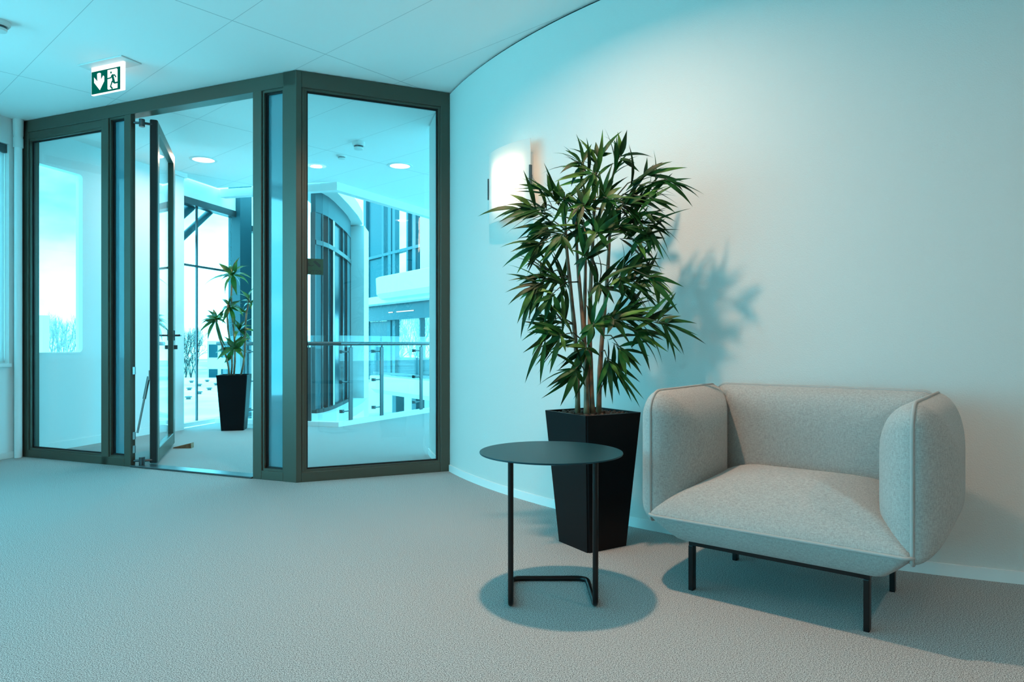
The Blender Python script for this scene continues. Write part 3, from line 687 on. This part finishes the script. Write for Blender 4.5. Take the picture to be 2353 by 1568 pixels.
bm = bmesh.new(); sgn_poly(bm, [(.575, .10), (.60, .07), (.915, .07), (.915, .90), (.89, .94), (.575, .94)]); build('doorway_symbol', bm, 'sign_white', es)
bm = bmesh.new()
sgn_poly(bm, [(.700+.026*math.cos(i*PI/5), .80+.052*math.sin(i*PI/5)) for i in range(10)], -.0125, -.0135)
stroke(bm, [(.745, .67), (.80, .36)], .13); stroke(bm, [(.74, .66), (.69, .57), (.585, .56)], .055); stroke(bm, [(.745, .67), (.825, .66), (.868, .56)], .055)
stroke(bm, [(.80, .38), (.74, .40), (.685, .19), (.745, .08)], .07); stroke(bm, [(.80, .36), (.82, .31), (.94, .31), (.955, .28)], .07)
build('running_figure', bm, 'sign_green', es)

# ------------------------------------------------------------------ ceiling fittings
def detector(x, y, r_, h_, lab):
    o = thing('smoke_detector', (x, y, H), 0, lab, 'smoke detector', 'ceiling smoke detectors')
    bm = bmesh.new(); lathe(bm, [(0, 0), (r_, 0), (r_, -h_*.35), (r_*.86, -h_*.5), (0, -h_*.5)], 28); build('base', bm, 'plastic', o, True, angle=35)
    bm = bmesh.new(); lathe(bm, [(r_*.70, -h_*.5), (r_*.70, -h_*.72), (0, -h_*.72)], 28); build('sensor_grille', bm, 'dark_steel', o, True, angle=35)
    bm = bmesh.new(); lathe(bm, [(0, -h_*.70), (r_*.74, -h_*.72), (r_*.68, -h_*.95), (0, -h_)], 28); build('cap', bm, 'plastic', o, True, angle=35)
detector(-3.135, 4.17, .058, .062, 'white smoke detector at the far left above the lounge')
detector(-1.50, 6.67, .062, .075, 'larger white smoke detector seen through the right glass pane')
detector(-1.785, 7.15, .050, .035, 'flatter white smoke detector farther back behind the right pane')
def downlight(x, y, label, power, spread=170, group='ceiling downlights'):
    o = thing('ceiling_downlight', (x, y, H), 0, label, 'downlight', group)
    bm = bmesh.new(); lathe(bm, [(.112, 0), (.140, 0), (.138, -.006), (.112, -.008), (.108, -.002)], 40); build('trim_ring', bm, 'paint', o, True, angle=40)
    bm = bmesh.new(); lathe(bm, [(0, -.003), (.110, -.003)], 40); build('light_disc', bm, 'disc', o)
    ld = bpy.data.lights.new('downlight_beam', 'AREA'); ld.shape = 'DISK'; ld.size = .12; ld.spread = math.radians(spread); ld.energy = power; ld.color = WARM
    l = bpy.data.objects.new('downlight_beam', ld); COL.objects.link(l); l.parent = o; l.location = (0, 0, -.012)
    return o
downlight(-.12, 2.72, 'round downlight in the ceiling above the side table', LAMP_A, 160)
downlight(.65, -.10, 'round downlight in the ceiling above the viewer', LAMP_C)
downlight(-3.30, 7.30, 'round downlight glowing above the open door leaf', LAMP_H)
downlight(-1.24, 7.55, 'round downlight glowing at the right behind the right pane', LAMP_H)
downlight(2.55, .70, 'unseen downlight added in front of the armchair to warm the right wall', LAMP_D, 172)
downlight(-3.55, 2.90, 'round downlight in the ceiling at the lounge windows', .6)

# ------------------------------------------------------------------ slab edge, balustrade
pe = [P1, P2, P3, P4]
def band(name, n0, n1, z0, z1, lab, cat):
    dirs = []
    for a_, c_ in zip(pe, pe[1:]):
        v = Vector((c_[0]-a_[0], c_[1]-a_[1])).normalized(); dirs.append(v)
    def off(n):
        out = []
        for i, p in enumerate(pe):
            d0 = dirs[max(i-1, 0)]; d1 = dirs[min(i, len(dirs)-1)]; m0 = Vector((d0.y, -d0.x)); m1 = Vector((d1.y, -d1.x)); mm = (m0+m1).normalized()
            k = n/max(.3, mm.dot(m0)); out.append((p[0]+mm.x*k, p[1]+mm.y*k))
        return out
    A, B = off(n0), off(n1); bm = bmesh.new()
    rows = [[bm.verts.new((*p, z0)), bm.verts.new((*q_, z0)), bm.verts.new((*q_, z1)), bm.verts.new((*p, z1))] for p, q_ in zip(A, B)]
    for R0, R1 in zip(rows, rows[1:]):
        for k in range(4): bm.faces.new([R0[k], R0[(k+1) % 4], R1[(k+1) % 4], R1[k]])
    bm.faces.new(rows[0]); bm.faces.new(rows[-1])
    struct(build(name, bm, 'paint'), lab, cat)
band('trim_3', -.10, .0, H-.10, H, 'white ceiling edge band above the atrium void', 'ceiling edge')
band('trim_4', -.02, .10, -.30, .055, 'white kerb under the glass balustrade', 'kerb')
ba = thing('glass_balustrade', (0, 0, 0), 0, 'glass balustrade with steel handrail along the atrium edge', 'balustrade')
segs = []
for (a_, c_) in zip(pe, pe[1:]):
    v = Vector((c_[0]-a_[0], c_[1]-a_[1])); L = v.length; v.normalize(); segs.append((a_, (v.x, v.y), (v.y, -v.x), L))
rp = []
for (a_, al, nr, L) in segs: rp.append((a_[0]+nr[0]*.06, a_[1]+nr[1]*.06, 1.0))
a_, al, nr, L = segs[-1]; rp.append((P4[0]+nr[0]*.06, P4[1]+nr[1]*.06, 1.0))
bm = bmesh.new(); tube(bm, rp, .024, 12); build('handrail', bm, 'dark_steel', ba, True, angle=50)
posts = [(0, .55), (0, 1.29), (1, .19), (1, .80), (1, 1.70), (2, .6), (2, 1.5)]
for (i, s) in posts:
    a_, al, nr, L = segs[i]; fr = (a_, al, nr)
    bm = bmesh.new(); obox(bm, fr, s-.035, s+.035, .045, .060, .055, .955); bevel(bm, .003, 1)
    tube(bm, [(a_[0]+al[0]*s+nr[0]*.055, a_[1]+al[1]*s+nr[1]*.055, .95), (a_[0]+al[0]*s+nr[0]*.06, a_[1]+al[1]*s+nr[1]*.06, .985)], .008, 8)
    po = build('post', bm, 'dark_steel', ba)
    for z in (.90, .53, .17):
        bm = bmesh.new(); sd = -1 if i == 1 else -1
        tube(bm, [(a_[0]+al[0]*(s+sd*.035)+nr[0]*.05, a_[1]+al[1]*(s+sd*.035)+nr[1]*.05, z), (a_[0]+al[0]*(s+sd*.15)+nr[0]*.05, a_[1]+al[1]*(s+sd*.15)+nr[1]*.05, z)], .009, 8)
        e_ = s+sd*.13; bm2 = None
        obox(bm, fr, e_-.02, e_+.02, .002, .045, z-.02, z+.02); build('clamp', bm, 'dark_steel', po)
for (i, s0, s1) in ((0, .05, .84), (0, .86, 1.64), (1, .03, .82), (1, .84, 1.62), (1, 1.64, 2.0), (2, .03, 1.0), (2, 1.02, 1.93)):
    a_, al, nr, L = segs[i]; bm = bmesh.new(); obox(bm, (a_, al, nr), s0, s1, .010, .022, .06, 1.10); build('glass_panel', bm, 'outer_glass', ba)

# ------------------------------------------------------------------ corridor curtain wall (window_6) and its bend
cw = thing('window_6', (0, 0, 0), 0, 'full height glazed curtain wall with diagonal braces behind the corridor plant', 'curtain wall', None, 'structure')
for s in (2.00, 2.08, 2.405):
    bm = bmesh.new(); w_ = .012; obox(bm, FO, s-w_, s+w_, -.112, -.092, 0, 2.68); build('mullion', bm, 'dark_steel', cw)
bm = bmesh.new(); obox(bm, FO, 3.09, 3.34, -.16, .02, -.3, 5.5); build('pillar', bm, 'louvre', cw)
bm = bmesh.new(); obox(bm, FO, 1.94, 3.09, -.16, -.04, 2.68, 2.76); build('head_beam', bm, 'dark_steel', cw)
bm = bmesh.new(); obox(bm, FO, 1.94, 3.09, -.16, -.05, 2.76, H); build('bulkhead', bm, 'paint', cw)
bm = bmesh.new(); obox(bm, FO, 1.94, 3.09, -.16, -.04, 0, .05); build('sill', bm, 'paint', cw)
bm = bmesh.new(); obox(bm, FO, 2.08, 3.09, -.12, -.09, 1.94, 1.965); build('transom', bm, 'dark_steel', cw)
for (s0, z0, s1, z1, r_) in ((1.86, 2.25, 2.42, 2.70, .060), (1.95, 2.03, 2.80, 2.72, .042)):
    bm = bmesh.new(); q = lambda s, n, z: (PL[0]+E[0]*s+EN[0]*n, PL[1]+E[1]*s+EN[1]*n, z)
    tube(bm, [q(s0, -.20, z0), q(s1, -.20, z1)], r_, 10); build('brace', bm, 'louvre', cw, True, angle=50)
bm = bmesh.new(); obox(bm, FO, 1.94, 3.09, -.125, -.115, .05, 2.68); build('pane', bm, 'outer_glass', cw)
bm = bmesh.new(); obox(bm, FO, 3.34, 4.30, -.125, -.115, -.3, 5.2); build('pane', bm, 'outer_glass', cw)
for s in (3.62, 3.95, 4.28):
    bm = bmesh.new(); obox(bm, FO, s-.03, s+.03, -.16, -.06, -.3, 5.2); build('mullion', bm, 'paint', cw)
bm = bmesh.new(); obox(bm, FO, 3.34, 4.30, -.16, -.06, 2.55, 2.63); build('transom', bm, 'dark_steel', cw)
bm = bmesh.new(); obox(bm, FO, 3.34, 4.30, -.16, -.06, -.3, .05); build('sill', bm, 'paint', cw)

# curved facade across the void, white end column, soffit and ledge
cf = thing('window_7', (0, 0, 0), 0, 'curved dark panelled facade with tall mullions seen through right pane', 'curved facade', None, 'structure')
fp = [(-2.551, 8.80), (-2.503, 8.95), (-2.483, 9.15), (-2.485, 9.40), (-2.487, 9.50), (-2.522, 10.10), (-2.555, 10.50), (-2.620, 11.00), (-2.85, 11.9)]
kinds = ['pillar', 'pane', 'dark_panel', 'mullion', 'dark_panel', 'dark_panel', 'pillar', 'dark_panel']
mts = {'pillar': 'louvre', 'pane': 'outer_glass', 'dark_panel': 'dark_glass', 'mullion': 'paint'}
for k, (a_, c_) in enumerate(zip(fp, fp[1:])):
    v = Vector((c_[0]-a_[0], c_[1]-a_[1])); L = v.length; v.normalize(); fr = (a_, (v.x, v.y), (v.y, -v.x)); kd = kinds[k]
    n1_ = {'pillar': .01, 'pane': -.03, 'dark_panel': -.01, 'mullion': .02}[kd]
    bm = bmesh.new(); obox(bm, fr, 0, L, -.05, n1_, .14, 2.70); build(kd, bm, mts[kd], cf)
    bm = bmesh.new(); obox(bm, fr, -.008, .008, -.05, .022, .14, 2.70); build('seam_mullion', bm, 'dark_steel', cf)
    bm = bmesh.new(); obox(bm, fr, 0, L, -.05, .03, 2.28, 2.34); build('transom', bm, 'dark_steel', cf)
    bm = bmesh.new(); obox(bm, fr, 0, L, -.05, .035, .10, .15); build('sill', bm, 'black', cf)
    bm = bmesh.new(); obox(bm, fr, 0, L, -.05, .02, 2.70, H); build('head_panel', bm, 'louvre', cf)
bm = bmesh.new(); prism(bm, [(-2.70, 11.35), (-2.44, 11.25), (-2.50, 11.9), (-2.76, 12.0)], -.4, H-.02); build('end_column', bm, 'paint', cf)
bm = bmesh.new(); prism(bm, [(-2.75, 8.62), (-2.24, 8.52), (-2.27, 8.75), (-2.31, 9.65), (-2.37, 10.5), (-2.46, 11.25), (-2.80, 12.2), (-3.2, 12.2), (-2.9, 10.5)], H, H+.2); build('soffit', bm, 'paint', cf)
bm = bmesh.new(); prism(bm, [(-2.75, 8.78), (-2.42, 8.72), (-2.24, 9.1), (-2.22, 9.7), (-2.27, 10.4), (-2.38, 11.2), (-2.5, 11.9), (-2.9, 12.0), (-2.8, 11.0), (-2.7, 10.0), (-2.7, 9.0)], -.02, .10); build('ledge', bm, 'paint', cf)

# ------------------------------------------------------------------ office wing on the far side of the void
wg = thing('office_wing', (0, 0, 0), 0, 'far office wing with white balcony parapets and dark glazing beyond balustrade', 'building wing')
FW = ((-3.75, 18.2), (.571, -.82), (-.82, -.571))
def wbox(name, m_, *a):
    bm = bmesh.new(); obox(bm, FW, *a); return build(name, bm, m_, wg)
def parapet(zt, zb, s0):
    """rounded at its free end"""
    bm = bmesh.new(); q = lambda s, n, z: (FW[0][0]+FW[1][0]*s+FW[2][0]*n, FW[0][1]+FW[1][1]*s+FW[2][1]*n, z)
    prof = [(-.5, zt), (0, zt), (.02, zt-.02), (.0, zb+.12), (-.12, zb), (-.5, zb-.03)]
    rows = []
    for s, g in ((s0, -.30), (s0+.25, -.08), (s0+.6, 0), (6.5, 0)):
        rows.append([bm.verts.new(q(s, n+g, z)) for n, z in prof])
    for A, B in zip(rows, rows[1:]):
        for k in range(len(prof)): bm.faces.new([A[k], A[(k+1) % len(prof)], B[(k+1) % len(prof)], B[k]])
    bm.faces.new(rows[0]); bm.faces.new(rows[-1]); build('balcony_parapet', bm, 'stone', wg, True, angle=25)
parapet(2.74, 2.18, -.1); parapet(.14, -.32, -.5)
wbox('floor_slab', 'stone', -3.2, 6.5, -3.0, -.4, 2.10, 2.3); wbox('floor_slab', 'stone', -3.2, 6.5, -3.0, -.4, -.34, -.1); wbox('ground_slab', 'stone', -3.2, 6.5, -3.0, 1.5, -1.35, -1.2)
wbox('lower_wall', 'stone', -9.5, 6.5, -3.0, -2.8, -6.2, -.34); wbox('bulkhead', 'dark_glass', -3.0, 6.5, -.95, -.8, 1.66, 2.12)
for (s, z0, z1, w_) in ((-2.8, -.1, 6, .10), (-1.47, 2.3, 6, .07), (-1.0, 2.3, 6, .10), (-.72, -.1, 6, .09), (.14, 2.3, 6, .05), (.55, 2.3, 6, .10), (-1.05, -.1, 1.7, .12), (.9, -.1, 1.7, .03), (1.5, -.1, 1.7, .05)):
    wbox('mullion', 'louvre', s-w_, s+w_, -1.12, -.98, z0, z1)
for (s0, s1, z0, z1) in ((-2.7, -1.5, 2.3, 6), (.2, .5, 2.3, 6), (.7, .95, 2.3, 6), (-2.7, -1.1, -.1, 1.66), (-.98, 6.5, -.1, .62)):
    wbox('dark_panel', 'dark_glass', s0, s1, -1.08, -1.05, z0, z1)
for (s0, s1, z0, z1) in ((-1.4, -1.1, 2.3, 6), (-.64, .10, 2.3, 6), (-.95, 6.5, .62, 1.66)):
    wbox('pane', 'outer_glass', s0, s1, -1.07, -1.05, z0, z1)
wbox('white_pier', 'stone', .97, 6.5, -1.15, -.95, 2.3, 6); wbox('transom', 'louvre', -2.8, .97, -1.12, -.97, 3.55, 3.63)
wbox('rail', 'dark_steel', -.45, 6.5, -.30, -.24, .18, .24)
for s in (-.2, 1.0, 2.2): wbox('column', 'louvre', s-.12, s+.12, -1.0, -.75, -1.2, -.3)
for (s0, s1) in ((-.62, -.38), (-.1, .9)):
    bm = bmesh.new(); obox(bm, FW, s0, s1, -.80, -.77, 1.86, 1.885); build('light_strip', bm, 'sign_edge', wg)

# ------------------------------------------------------------------ outdoors
bm = bmesh.new(); box(bm, -260, 260, 3, 320, -6.4, -6.2); struct(build('ground', bm, 'ground'), 'open ground outside below the windows', 'ground')
rf = thing('flat_roof_building', (0, 0, 0), 0, 'low pale flat roofed building below the corridor windows', 'building')
bm = bmesh.new(); box(bm, -44, -12, 26, 80, -6.2, -3.1); build('walls', bm, 'stone', rf)
bm = bmesh.new(); box(bm, -44.2, -11.8, 25.8, 80.2, -3.1, -3.0); build('roof', bm, 'roof', rf)
for k, (px_, py_) in enumerate(((435, 897), (458, 888), (481, 897), (458, 906), (433, 918), (497, 886), (440, 880), (476, 878))):
    d = 4*1568/(py_-790); p = at(px_, py_, d)
    o = thing('roof_vent', (p.x, p.y, -3.0), 0, 'small dark vent on the low flat roof outside', 'roof vent', 'vents on the low flat roof')
    bm = bmesh.new(); lathe(bm, [(0, 0), (.16, 0), (.16, .12), (.26, .14), (.22, .22), (0, .25)], 12); build('cowl', bm, 'vent', o, True, angle=40)
def block(x0, x1, y0, y1, zt, cols, rows_, lab):
    o = thing('building', (0, 0, 0), 0, lab, 'building'); bm = bmesh.new(); box(bm, x0, x1, y0, y1, -6.2, zt); build('walls', bm, 'stone', o)
    for (za, zb) in rows_:
        for (xa, xb) in cols:
            bm = bmesh.new(); box(bm, xa, xb, y0-.05, y0+.05, za, zb); build('window', bm, 'dark_glass', o)
block(-38.4, -27, 86, 98, 1.35, [(-38.2+1.55*i, -37.1+1.55*i) for i in range(7)], [(-.75, .9), (-3.9, -2.2)], 'white office block with dark windows beyond the low roof')
block(-66, -56.4, 82, 83.2, 4.4, [(-65+2.0*i, -63.6+2.0*i) for i in range(3)]+[(-58.6, -57.0)], [(1.0, 3.0), (-2, .0)], 'pale building at the left edge of the corridor window')
def grow(bm, p, d, L, r_, lev):
    q = p+d*L; tube(bm, [p, q], [r_, r_*.7], 4 if lev < 2 else 3, cap=False)
    if lev >= 5: return
    for k in range(3 if lev < 4 else 4):
        ax = d.orthogonal(); ax.rotate(Quaternion(d, random.uniform(0, 2*PI))); nd_ = d.copy(); nd_.rotate(Quaternion(ax, random.uniform(.25, .75))); nd_.z += .12; nd_.normalize()
        grow(bm, p+d*L*random.uniform(.6, 1), nd_, L*random.uniform(.6, .8), r_*.55, lev+1)
def tree(x, y, sc_, label, group, proto=None):
    if proto is None:
        o = thing('bare_tree', (x, y, -6.2), 0, label, 'tree', group)
        bm = bmesh.new(); tube(bm, [(0, 0, 0), (0, 0, 1.6)], [.16, .13], 7, cap=False); build('trunk', bm, 'bark', o, True)
        bm = bmesh.new()
        for k in range(5): grow(bm, Vector((0, 0, 1.3+.15*k)), Vector((random.uniform(-.5, .5), random.uniform(-.5, .5), 1)).normalized(), 1.9, .07, 1)
        build('crown', bm, 'bark', o)
    else:
        o = copy_tree(proto); o.location = (x, y, -6.2); o['label'] = label; o['group'] = group
    o.scale = (sc_*.55, sc_*.55, sc_); o.rotation_euler = (0, 0, random.uniform(0, 6)); return o
g1 = 'bare trees behind the corridor window'; l1 = 'bare winter tree in the row seen through the corridor window'
rw = [(86, -.668, 1.75), (92, -.638, 1.6), (98, -.69, 1.9), (104, -.655, 1.95), (110, -.625, 1.95), (116, -.675, 2.1)]
pr = tree(-.668*86, 86, 1.75, l1, g1)
for d, r_, sc_ in rw[1:]: tree(r_*d, d, sc_, l1, g1, pr)
g2 = 'bare trees beside the white office block'; l2 = 'bare winter tree left of the white office block outside'
for d, r_ in ((84, -.487), (90, -.470), (96, -.478), (102, -.462)): tree(r_*d, d, 1.25+.004*d, l2, g2, pr)
g3 = 'bare trees behind the office wing'; l3 = 'bare winter tree seen through the far office wing glazing'
for d, r_ in ((44, -.188), (49, -.162), (54, -.14), (59, -.120), (64, -.175)): tree(r_*d, d, 1.0+.012*d, l3, g3, pr)
